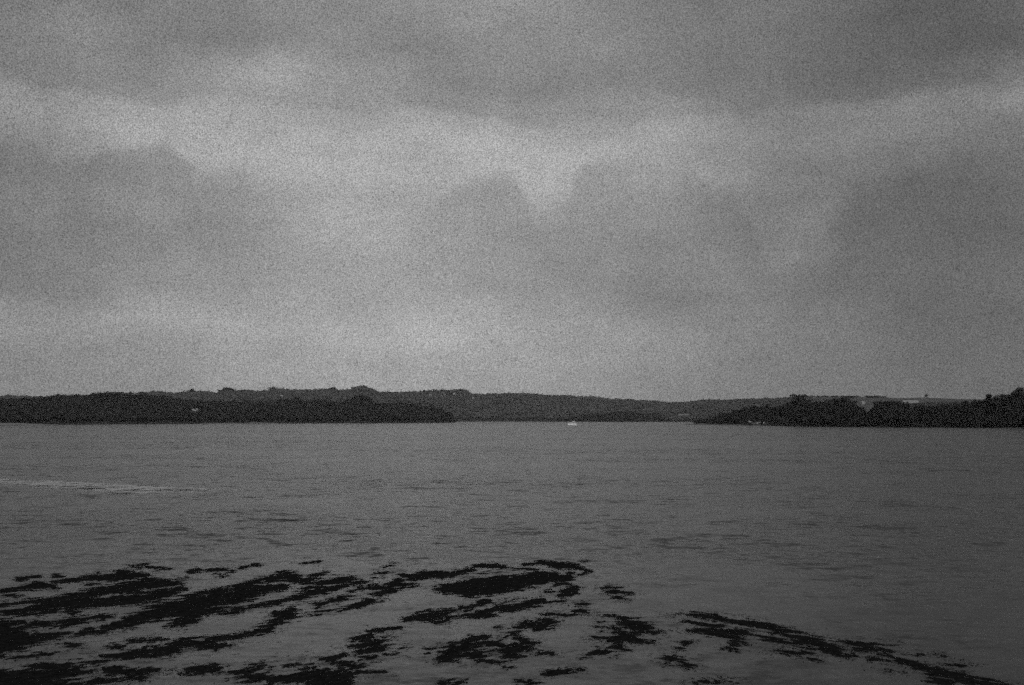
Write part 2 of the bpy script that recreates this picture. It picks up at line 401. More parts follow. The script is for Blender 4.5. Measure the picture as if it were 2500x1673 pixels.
# ------------------------------------------------------------------ land
def interp(pts):
    xs = np.array([p[0] for p in pts], float); ys = np.array([p[1] for p in pts], float)
    return lambda x: np.interp(x, xs, ys)
class Land:
    def __init__(s, x0, x1, shore, ridge, prof, tree_h, power=0.85, back=0.5, backdrop=0.35, clears=(), seed=0, foot=0.0):
        s.x0, s.x1, s.shore, s.ridge, s.prof = x0, x1, interp(shore), interp(ridge), interp(prof)
        s.th, s.pw, s.back, s.bd, s.clears, s.seed, s.foot = tree_h, power, back, backdrop, clears, seed, foot
    def pt(s, x, v):
        x = np.asarray(x, float); v = np.asarray(v, float)
        sh, rd = s.shore(x), s.ridge(x); Y = sh + (rd-sh)*v
        X = (x-1250)/FPX / CP * 1.0 * Y          # near the horizon the row tilt is negligible
        y = s.prof(x); dy = (836.5-y)/FPX
        Zr = CAM_H + (SP+dy*CP)/(CP-dy*SP)*rd - s.th(x)
        Zr = np.maximum(Zr, 0.3)
        up = np.clip(v, 0, 1)**s.pw; dn = 1 - s.bd*np.clip((v-1)/max(s.back,1e-3), 0, 1)**1.3
        n = fbm(X/260, Y/260, 3, s.seed)*0.10*np.clip(v*3,0,1)*np.clip((1-v)*4, 0, 1)
        Z = Zr*(up*dn + n) + s.foot*np.clip(v*12, 0, 1)*(1-np.clip(v,0,1))
        Z = np.where(v <= 0, -1.0, np.maximum(Z, 0.15))
        return X, Y, Z
    def build(s, name, nx=320, nv=46):
        xs = np.linspace(s.x0, s.x1, nx); vs = np.concatenate([[-0.02], [0.0], np.linspace(0.012, 1+s.back, nv)])
        XX, VV = np.meshgrid(xs, vs); X, Y, Z = s.pt(XX, VV)
        px, py = project(X, Y, Z); fld = s.cleared(px, py)
        V = np.stack([X, Y, Z], 2).reshape(-1, 3); n = len(vs)
        i = np.arange((n-1)*(nx-1)); r, c = i//(nx-1), i % (nx-1); a = r*nx+c
        F = np.stack([a, a+1, a+nx+1, a+nx], 1)
        o = mesh_np(name, V, F, M_land, smooth=True, attr={'field': fld.ravel().astype(float)})
        return tag(o, kind='structure')
    def cleared(s, px, py):
        m = np.zeros(np.shape(px), bool)
        for cx, cy, rx, ry in s.clears: m |= ((px-cx)/rx)**2 + ((py-cy)/ry)**2 < 1
        return m
    def scatter(s, xa, xb, spacing, v0=0.03, v1=1.12, keep=None):
        D = float(np.mean([s.ridge(xa), s.ridge(xb), s.shore(xa)])); n = int((xb-xa)/FPX*D * float(np.mean(s.ridge((xa+xb)/2)-s.shore((xa+xb)/2)))*(v1-v0) / spacing**2)
        x = RNG.uniform(xa, xb, n); v = RNG.uniform(v0, v1, n)
        X, Y, Z = s.pt(x, v); px, py = project(X, Y, Z)
        ok = ~s.cleared(px, py) & (Z > 0.2)
        if keep is not None: ok &= keep(px, py, X, Y)
        return np.stack([X, Y, Z], 1)[ok], v[ok]
    def locate(s, px, py):
        """land point seen at a pixel"""
        vs = np.linspace(0.01, 1.0, 300); X, Y, Z = s.pt(np.full(300, float(px)), vs); _, yy = project(X, Y, Z)
        i = int(np.argmin(np.abs(yy-py))); return float(X[i]), float(Y[i]), float(Z[i])

SKYLINE = [(-1300,1019),(-1000,1004),(-500,982),(-100,970),(0,968),(30,966),(100,970),(150,966),(220,966),(250,960),(290,958),(325,964),(345,960),(385,956),(420,960),(450,957),(470,954),(515,957),(530,960),(546,952),(560,949),(573,953),(590,953),(650,955),(662,949),(690,950),(720,952),(790,951),(815,948),(828,953),(850,952),(865,946),(880,943),(897,944),(911,950),(925,958),(955,957),(1000,957),(1035,955),(1060,952),(1095,953),(1125,951),(1140,955),(1150,960),(1180,962),(1240,960),(1280,961),(1330,964),(1400,966),(1450,969),(1500,974),(1560,977),(1600,979),(1630,983),(1680,981),(1715,977),(1780,977),(1840,974),(1900,972),(1940,970),(2000,967),(2070,966),(2140,967),(2200,970),(2255,968),(2330,972),(2400,973),(2500,975),(3000,978)]
FAR_TH = lambda x: np.where(np.asarray(x) > 1990, 2.5, 9.0)
far = Land(-1300, 2950, [(-400,2500),(850,2600),(1060,3740),(1500,3700),(1740,3300),(1900,2500),(3000,2100)],
           [(-400,3300),(650,3300),(1100,4500),(1500,4600),(1750,3900),(2000,3000),(3000,2600)], SKYLINE, FAR_TH,
           power=0.8, seed=3, clears=[(478,1006,16,7),(520,1000,12,5),(690,972,10,3),(752,989,16,4),(830,981,10,3),(1052,968,9,4),(1083,969,9,4),(1108,967,9,4.5),
              (1155,976,8,4),(1040,992,14,4),(1670,1017,24,5),(1555,1002,12,4),(1005,1020,5,3),(600,985,12,3),(1095,1000,10,3),
              (2030,972,40,2.5),(2250,976,180,6),(2105,990,26,22),(2005,985,20,10),(2340,974,70,8),(1470,990,5,9),(1130,985,6,5)])
NEARL = [(-900,1024),(-700,1004),(-500,988),(-100,976),(0,977),(60,978),(100,975),(140,970),(200,967),(300,966),(370,968),(420,974),(470,980),(520,983),(560,984),(620,983),(700,980),(720,978),(742,984),(780,978),(800,985),(850,984),(866,974),(884,969),(893,973),(902,985),(935,990),(965,985),(1000,990),(1025,991),(1050,994),(1080,1004),(1098,1008),(1106,1018),(1112,1028.5)]
left = Land(-900, 1112, [(-500,1500),(0,1690),(400,2020),(700,2250),(1060,2500),(1112,2700)],
            [(-500,1950),(0,2100),(400,2500),(700,2650),(1060,2750),(1112,2760)], NEARL, lambda x: np.interp(np.asarray(x), [1000, 1060, 1105], [11.0, 7.5, 3.5]),
            power=0.75, seed=5, clears=[(480,1008,20,10),(508,999,12,6),(470,1018,10,6),(853,1006,6,3),(18,1017,9,3)], foot=1.2)
copse = Land(1350, 1660, [(1350,3660),(1660,3500)], [(1350,3760),(1660,3640)],
             [(1350,1028),(1400,1024),(1430,1013),(1470,1011),(1484,1014),(1490,1011),(1505,1006),(1530,1004),(1555,1007),(1575,1012),(1600,1010),(1625,1013),(1650,1020),(1660,1028)],
             lambda x: 10.0 + 0*np.asarray(x), power=0.9, seed=8)
NEARR = [(1690,1034),(1715,1029),(1735,1025),(1745,1019),(1755,1010),(1780,1002),(1800,997),(1830,990),(1860,988),(1890,990),(1920,983),(1935,974),(1950,966),(1965,973),(1990,978),(2015,976),(2035,970),(2060,968),(2078,972),(2090,985),(2103,1000),(2112,1008),(2122,1000),(2132,978),(2160,974),(2190,979),(2230,986),(2280,987),(2310,984),(2345,978),(2390,975),(2408,968),(2440,959),(2460,957),(2480,952),(2500,956),(2600,950),(2900,940)]
right = Land(1690, 2950, [(1690,1800),(1735,1760),(1850,1560),(1950,1340),(2100,1235),(2300,1180),(2500,1070),(2950,900)],
             [(1690,1870),(1735,1850),(1850,1740),(1950,1560),(2100,1440),(2300,1390),(2500,1290),(2950,1100)], NEARR, lambda x: np.interp(np.asarray(x), [1690, 1740, 1765], [2.5, 7.0, 13.0]), power=0.8, seed=9,
             clears=[(1850,1034,38,3.2)], foot=1.0)
far.build('hills', 660, 50); left.build('hills', 330, 40); copse.build('hills', 80, 20); right.build('hills', 240, 30)

def strip(name, mat, x0, x1, d0, d1, z, taper=True, n=60, bump=0.25, seed=0):
    """low bank of mud and weed along a shore, humped across its width"""
    xs = np.linspace(x0, x1, n); prof = np.array([-0.6, 0.35, 0.8, 1.0, 0.8, 0.3, -0.6])
    V = []
    for i, x in enumerate(xs):
        t = i/(n-1); k = min(1, 4*t, 4*(1-t)) if taper else 1
        a, b = d0[0]+(d0[1]-d0[0])*t, d1[0]+(d1[1]-d1[0])*t
        for j, p in enumerate(prof):
            D = a + (b-a)*j/6 + float(fbm(np.array([x/30.]), np.array([j*1.7]), 2, seed)[0])*(b-a)*0.12
            V.append(((x-1250)/FPX/CP*D, D, p*z*k*(1+bump*float(fbm(np.array([x/9.]), np.array([j*3.1]), 3, seed+4)[0])) if p > 0 else -0.6))
    i = np.arange((n-1)*6); r, c = i//6, i % 6; a = r*7+c
    return tag(mesh_np(name, V, np.stack([a, a+7, a+8, a+1], 1), mat, smooth=True), kind='structure')
M_shingle = gray_mat('shingle', 0.17, 0.8, 0.4, 0.05)
strip('beach', M_shingle, -300, 150, (1500, 1735), (1560, 1790), 3.2, seed=1)
strip('beach', M_shingle, 415, 700, (2030, 2235), (2100, 2290), 3.0, seed=2)
strip('beach', M_mud, 1020, 1345, (3660, 3640), (3720, 3720), 1.2, seed=3)
strip('mud_spit', gray_mat('wet_mud', 0.02, 0.6, 0.4, 0.1), 1655, 1850, (1735, 1560), (1775, 1620), 1.5, seed=4)
strip('beach', M_mud, 1800, 1935, (1640, 1400), (1690, 1450), 2.0, seed=5)
strip('beach', M_mud, 2380, 2950, (1085, 880), (1105, 900), 1.0, seed=6)

# ------------------------------------------------------------------ woods
def wood(land, name, label, xa, xb, spacing, rr, hh, mat, v0=0.03, v1=1.12, keep=None, fixed=None):
    P, v = land.scatter(xa, xb, spacing, v0, v1, keep); n = len(P)
    th = land.th((P[:,0]/P[:,1])*FPX*CP+1250)
    k = np.clip(RNG.lognormal(0, 0.32, n), .5, 1.7)
    if fixed: th = np.full(n, float(fixed))
    o = stamp(name, P, rr*k*np.clip(th/9.0, .55, 1.4), np.minimum(th*k*RNG.uniform(.85, 1.2, n), th*1.45), mat)
    return tag(o, label, 'woodland', kind='stuff')
wood(far, 'woodland', 'hazy distant woods over the long left-hand ridge', -1250, 900, 10.5, 5.5, 9, M_leaf_hazed, v0=0.2)
wood(far, 'woodland', 'palest woods on the far hill behind the motorboat', 900, 1600, 13, 6.5, 9, M_leaf_hazed)
wood(far, 'woodland', 'grey wooded slope between the low point of the skyline and the round tree', 1600, 1990, 11, 6, 9, M_leaf_hazed)
wood(far, 'hedgerow', 'low hedges among the fields beyond the dark headland', 1990, 2700, 17, 5, 3, M_leaf_hazed, keep=lambda px,py,X,Y: (vnoise(X/60, Y/60, 3) > 0.62))
wood(left, 'woodland', 'dark wood coming down to the water on the left shore', -860, 1112, 9.0, 7.2, 11, M_leaf, v1=1.3)
wood(copse, 'woodland', 'small dark copse on the far shore right of the motorboat', 1365, 1655, 9, 6.5, 10, M_leaf, v0=0.0, v1=1.3)

wood(right, 'undergrowth', 'dark undergrowth and bushes below the headland trees', 1693, 2700, 5.0, 4.2, 5.5, M_leaf, v0=0.005, v1=1.2, fixed=5.0)
wood(far, 'hedgerow', 'dark hedge line along the top of the fields behind the headland', 1990, 2700, 6.5, 7, 5.0, M_leaf, v0=0.9, v1=1.12)
# individual trees of the right-hand headland
def tree_meshes(seed):
    V, F = crown_template(seed, 8, 420, 0.125, 0.6)
    me_c = mesh_np('crown', V*(1,1,0.98)+(0,0,1.06), F, M_leaf)
    mb = MB(); mb.tube([(0,0,-0.1),(0.02,0,0.3),(0,0.03,0.7),(0.03,0,1.2)], [0.085,0.065,0.05,0.02], 7)
    r = random.Random(seed)
    for k in range(6):
        a = r.uniform(0, 6.28); z = r.uniform(.5, .9)
        mb.tube([(0,0,z),(math.cos(a)*.3, math.sin(a)*.3, z+.3),(math.cos(a)*.55, math.sin(a)*.55, z+.5)], [0.035,0.022,0.008], 5)
    me_t = mb.build('trunk', M_bark)
    root = empty('tree', (0,0,0)); me_c.parent = root; me_t.parent = root
    return root
PROTO = [tree_meshes(s) for s in (21, 22, 23, 24, 25, 26)]
used = set()
def put_tree(x, y, z, r, h, label, group=None, k=None):
    k = random.randrange(len(PROTO)) if k is None else k
    if k not in used: o = PROTO[k]; used.add(k)
    else: o = copy_tree(PROTO[k])
    o.location = (x, y, z); o.scale = (r, r, h/2.05); o.rotation_euler = (0, 0, random.uniform(0, 6.28))
    for key in ('group',):
        if key in o.keys(): del o[key]
    tag(o, label, 'tree', group)
    return o
GR = 'trees crowded together on the dark right-hand headland'
cnt = 0
gx = 1742.0
while gx < 2620:
    for v in (0.06, 0.36, 0.68, 1.0):
        xx = gx + random.uniform(-5, 5); vv = v + random.uniform(-.07, .07)
        if 1800 < xx < 1925 and vv < 0.3: continue
        if xx > 2520 and v in (0.36,): continue
        X, Y, Z = (float(q) for q in right.pt(xx, vv))
        h = random.uniform(11, 15.5) if xx > 1765 else random.uniform(6, 8); r = h*random.uniform(.42, .56)
        if vv > .8: h = random.uniform(12, 14)
        if xx < 2112+8 and xx > 2112-8 and vv > .8: continue
        row = {0.06: 'at the water line', 0.36: 'in the second row', 0.68: 'halfway up the bank', 1.0: 'along the crest'}[v]
        seg = ('at the low left tip of the headland' if xx < 1800 else 'above the beached boats' if xx < 1925 else 'below the round-headed tree' if xx < 1985 else
               'left of the pale gap' if xx < 2112 else 'right of the pale gap' if xx < 2240 else 'below the hedged fields' if xx < 2400 else 'by the right edge')
        put_tree(X, Y, max(Z, .3)-1.2, r, h, 'dark tree %s %s' % (row, seg), GR + ', ' + seg + ', ' + row); cnt += 1
    gx += 11.5 if gx < 1990 else 14.5
def skyline_tree(px, py, D, wpx, label, hpx=None, k=None, group=None):
    x, y, z = at_depth(px, py, D); r = wpx/2*D/FPX; h = (hpx or wpx)*D/FPX
    return put_tree(x, y, z-h, r, h, label, group, k)
skyline_tree(1950, 960.5, 1570, 32, 'round-headed tree standing up alone above the right-hand headland', 26, 0)
skyline_tree(2484, 946, 1300, 36, 'tallest tree of the headland, near the right edge of the photo', 34, 1)
skyline_tree(2262, 961, 2400, 9, 'small narrow tree sticking up from the field hedge on the right', 11, 2)
skyline_tree(2412, 962, 1330, 16, 'small pointed tree where the right-hand wood steps up', 18, 3)
skyline_tree(884, 966, 2640, 32, 'tall dark round tree rising out of the left shore wood below the knoll', 24, 4)
for px, py, wp, lb in ((560,946,22,'broad tree clump on the left ridge, first high bump of its skyline'),(664,945,17,'small tree capping the left ridge between the bump and the knoll'),
                       (815,945,18,'tree on the left ridge just before the rounded knoll'),(1125,949,22,'rounded tree above the far hill houses'),
                       (345,956,12,'small tree at the notch in the left ridge'),(470,951,20,'wide tree on the left ridge above the pale clearing'),
                       (598,951,12,'little tree just right of the first high bump'),(1037,951,9,'small tree at the left end of the far houses'),
                       (1082,951,16,'tree directly behind the middle far houses')):
    skyline_tree(px, py, float(far.ridge(px))-25, wp, lb, max(10, wp*0.7))
skyline_tree(880, 940.5, 3900, 34, 'treetop crowning the rounded knoll on the left ridge', 14)

for px, py, wp in ((12,975,16),(40,975,14),(70,974,18),(98,972,15),(150,965,20),(188,962,15),(214,963,14),(252,958,18),(272,957,14),(292,957,16),(318,956,13),(352,958,20),(402,967,18),(432,972,22)):
    skyline_tree(px, py, float(left.ridge(px)), wp, 'rounded treetop along the crest of the left shore wood', 16, group='treetops along the crest of the left shore wood')
for px, py, wp in ((575,978,24),(640,977,22),(700,974,24),(725,972,20),(790,975,20),(935,985,24),(1015,987,26),(1052,990,20),(1078,999,18)):
    skyline_tree(px, py, float(left.ridge(px)), wp, 'rounded dark tree where the left wood falls away to its point', 16, group='rounded trees along the lower right part of the left wood')

# ------------------------------------------------------------------ buildings
def house(px, py, land, wpx, hm, label, rot=0.0, roof=M_slate, wall=M_render, storeys=2, chim=True, dep=7.0):
    x, y, z = land.locate(px, py); L = wpx*y/FPX; d = dep; e = empty('house', (x, y, z-0.3), rot)
    MB().box(-L/2, L/2, -d/2, d/2, -1, hm).build('wall', wall, e)
    b = MB(); hr = 2.6; n0 = len(b.v)
    b.v += [(-L/2-.4,-d/2-.4,hm-.05),(L/2+.4,-d/2-.4,hm-.05),(L/2+.4,d/2+.4,hm-.05),(-L/2-.4,d/2+.4,hm-.05),(-L/2-.4,0,hm+hr),(L/2+.4,0,hm+hr)]
    b.f += [(0,1,5,4),(2,3,4,5),(3,0,4),(1,2,5),(0,3,2,1)]
    rf = b.build('roof', roof, e)
    if chim: MB().box(L*.3, L*.3+.9, -.45, .45, hm+hr-.9, hm+hr+1.2).build('chimney', M_slate, rf)
    for s in range(storeys):
        for k in range(max(2, int(L/4))):
            xx = -L/2 + (k+.5)*L/max(2, int(L/4)); zz = 0.9 + s*2.6
            MB().box(xx-.55, xx+.55, -d/2-.05, -d/2+.1, zz, zz+1.2).build('window', M_glass, e)
    return tag(e, label, 'house')
G = 'houses on the far hillside'
def gtag(o, g): o['group'] = g; return o
gtag(house(1052, 966, far, 7.0, 5, 'pale house at the left end of the far hilltop row', .2, M_pale), G)
gtag(house(1078, 968, far, 6, 5, 'small pale house second from the left on the far hilltop', -.5), G)
gtag(house(1086, 965, far, 5, 5, 'pale house standing highest in the middle of the far hilltop row', .9), G)
gtag(house(1098, 968, far, 5, 5, 'pale house third along and lower on the far hilltop', -.2, M_pale), G)
gtag(house(1109, 964, far, 6, 5.5, 'brightest house at the right end of the far hilltop row', .1, M_pale), G)
gtag(house(1156, 975, far, 6, 5.5, 'lone pale house lower down right of the far hilltop row', .15, M_pale), G)
gtag(house(690, 971, far, 6, 5, 'pale house high on the left ridge among trees', .4, M_pale), G)
gtag(house(480, 1006, left, 13, 5.5, 'pale house in the clearing above the left shore', .2, M_pale, dep=9), 'houses on the left shore')
gtag(house(502, 999, left, 8, 4.5, 'smaller pale house up the slope behind the left shore clearing', -.3), 'houses on the left shore')
house(853, 1007, left, 5, 4, 'small pale cottage in the dark left shore wood', .2, M_pale)
house(1668, 1016, far, 30, 5.5, 'long low greyish building near the far shore left of the headland', .05, M_greyroof, wall=M_greyroof, chim=False, dep=12)
gtag(house(2006, 985, far, 10, 5, 'pale house behind the headland just right of the round tree', .2, M_pale), 'houses behind the headland')
gtag(house(2103, 987, far, 8, 5.5, 'pale house in the gap between the two headland woods', .1, M_pale), 'houses behind the headland')
house(2217, 984, far, 38, 4.5, 'very long low shed with bright pale roof among the headland fields', .0, M_pale, chim=False, storeys=1, dep=16)

# ------------------------------------------------------------------ boats
def hull_rings(L, B, D, rake=0.12, sheer=0.25, n=11):
    rings = []
    for i in range(n):
        t = i/(n-1); x = -L/2 + L*t
        w_ = B/2 * (1 - max(0, (t-.45)/.55)**2.2) * (0.86 + 0.14*min(1, t*4)); w_ = max(w_, .02)
        zt = D*(1 + sheer*t*t); k = 0.15*D + rake*D*max(0, t-.7)*3
        xo = x + (t**3)*L*0.05
        rings.append([(xo, -w_, zt), (xo-.02*L*t, -w_*.86, zt*.45), (x-.03*L*t, -w_*.45, -.3*D+k*.3), (x-.03*L*t, 0, -.45*D+k), (x-.03*L*t, w_*.45, -.3*D+k*.3), (xo-.02*L*t, w_*.86, zt*.45), (xo, w_, zt)])
    return rings
def motorboat(loc, heading):
    e = empty('motorboat', loc, heading); L, B, D = 12.0, 3.8, 1.9
    h = MB(); h.loft(hull_rings(L, B, D)); h.build('hull', M_white, e)
    dk = MB(); rg = hull_rings(L, B, D)
    for i in range(len(rg)-1):
        b = len(dk.v); dk.v += [(p[0], p[1]*.99, p[2]-.06) for p in (rg[i][0], rg[i][-1], rg[i+1][-1], rg[i+1][0])]; dk.f.append((b, b+1, b+2, b+3))
    dk.build('deck', M_white, e)
    c = MB().prism([(-4.2,1.5),(-4.2,3.4),(0.6,3.5),(2.2,2.55),(3.6,2.0),(3.6,1.6)], -1.35, 1.35).build('cabin', M_white, e, 0.08)
    for s in (-1, 1): MB().prism([(-3.7,2.55),(-3.7,3.15),(0.45,3.2),(1.5,2.65)], s*1.37-.02, s*1.37+.02).build('window', M_glass, e)
    MB().prism([(0.78,3.42),(0.86,3.47),(2.2,2.65),(2.12,2.60)], -1.15, 1.15).build('windscreen', M_glass, e)
    f = MB(); f.box(-4.4,0.3,-1.45,1.45,3.5,3.62).box(-3.8,-.2,-1.3,-1.2,3.62,4.3).box(-3.8,-.2,1.2,1.3,3.62,4.3).box(-.3,-.2,-1.2,1.2,3.62,4.45).build('flybridge', M_white, e)
    b = MB().tube([(-3.6,-1.2,3.6),(-3.2,-1.1,5.2),(-3.2,1.1,5.2),(-3.6,1.2,3.6)], .09).build('radar_arch', M_white, e)
    MB().tube([(-3.2,0,5.2),(-3.3,0,8.4)], [.06,.03]).build('mast', M_white, b)
    MB().tube([(-5.4,0,1.8),(-6.0,0,3.2)], .03).build('flagstaff', M_dark, e)
    r = MB(); r.tube([(0,-1.75,2.6),(3,-1.5,2.75),(5.4,-.6,2.95),(6.1,0,3.0),(5.4,.6,2.95),(3,1.5,2.75),(0,1.75,2.6)], .035, 6)
    for x, y, z in ((1,-1.7,1.8),(3,-1.5,1.85),(5,-.8,2.0),(1,1.7,1.8),(3,1.5,1.85),(5,.8,2.0)): r.tube([(x,y,z),(x,y,z+.9)], .03, 6)
    r.build('guard_rail', M_white, e)
    return tag(e, 'white cabin cruiser under way in mid channel', 'motorboat')
bx_, by_, _ = at_z(1397, 1038.0)
HEAD = R(180+28)
mb_o = motorboat((bx_, by_, 0.2), HEAD); mb_o.scale = (1.25, 1.25, 1.35)
# foam thrown up by the moving boat: a low irregular mound round the bow and trailing astern
def foam():
    ch, sh = math.cos(HEAD), math.sin(HEAD); nu, nw = 90, 26
    u = np.linspace(-26, 9.5, nu); q = np.linspace(-1, 1, nw); U, Q = np.meshgrid(u, q, indexing='ij')
    half = np.clip((9.5-U)*0.42, 0.1, 4.2) * np.where(U < -6, 0.75, 1)
    Wd = Q*half
    hgt = np.exp(-((np.abs(Q)-.6)/.28)**2) * np.clip(1-(9.5-U)/16, 0, 1)*1.9 + 0.22*np.clip((U+26)/18, 0, 1)
    hgt = hgt*np.clip((9.5-U)/1.6, 0, 1) + 0.28*fbm(U/1.1, Wd/0.8, 3, 5) - 0.07 - 0.5*np.clip(np.abs(Q)-.88, 0, 1)*8
    X = bx_ + U*ch - Wd*sh; Y = by_ + U*sh + Wd*ch
    V = np.stack([X, Y, hgt], 2).reshape(-1, 3); i = np.arange((nu-1)*(nw-1)); r, c = i//(nw-1), i % (nw-1); a = r*nw+c
    return tag(mesh_np('boat_wake', V, np.stack([a, a+nw, a+nw+1, a+1], 1), M_foam, smooth=True), 'white foam curling off the bow of the moving motorboat', 'foam', kind='stuff')
foam()
def small_boat(px, py, D, L, rz, label, mast=0.0, cabin=True, mat=M_white, tilt=0.0):
    x, y, z = right.locate(px, py+0.9); e = empty('moored_boat', (x, y, z+L*.06), rz); e.rotation_euler = (tilt, 0, rz)
    B, Dp = L*.32, L*.13
    MB().loft(hull_rings(L, B, Dp)).build('hull', mat, e)
    if cabin: MB().prism([(-L*.2,Dp*.8),(-L*.2,Dp*2.0),(L*.08,Dp*2.0),(L*.22,Dp*1.1)], -B*.33, B*.33).build('cabin', M_white, e, .04)
    if mast: MB().tube([(0,0,Dp),(0,0,mast)], [.08,.04]).build('mast', M_white, e)
    return gtag(tag(e, label, 'boat'), 'boats drawn up along the headland shore')
small_boat(1825, 1031.5, 1640, 9.5, .15, 'largest white boat, leftmost of those on the headland shore')
small_boat(1837, 1035.0, 1610, 5.0, -.2, 'small open white boat beside the largest one', cabin=False)
small_boat(1846, 1033.6, 1600, 5.5, .5, 'small white cabin boat third from the left on the headland shore')
small_boat(1853, 1031.6, 1620, 5, .9, 'white dinghy tipped up the bank behind the others', cabin=False, tilt=.4)
small_boat(1862, 1033.2, 1570, 6.0, 1.1, 'white boat seen nearly end-on in the middle of the headland row', mast=3.5)
small_boat(1883, 1034.0, 1530, 4.2, .3, 'little white boat apart from the row under the headland trees', cabin=False)
small_boat(1868, 1037.0, 1545, 4.5, 0, 'low grey dinghy lowest on the headland shore', cabin=False, mat=M_mud)
small_boat(1905, 1036.4, 1480, 4.5, .1, 'last grey boat at the right end of the headland row', cabin=False, mat=M_mud)

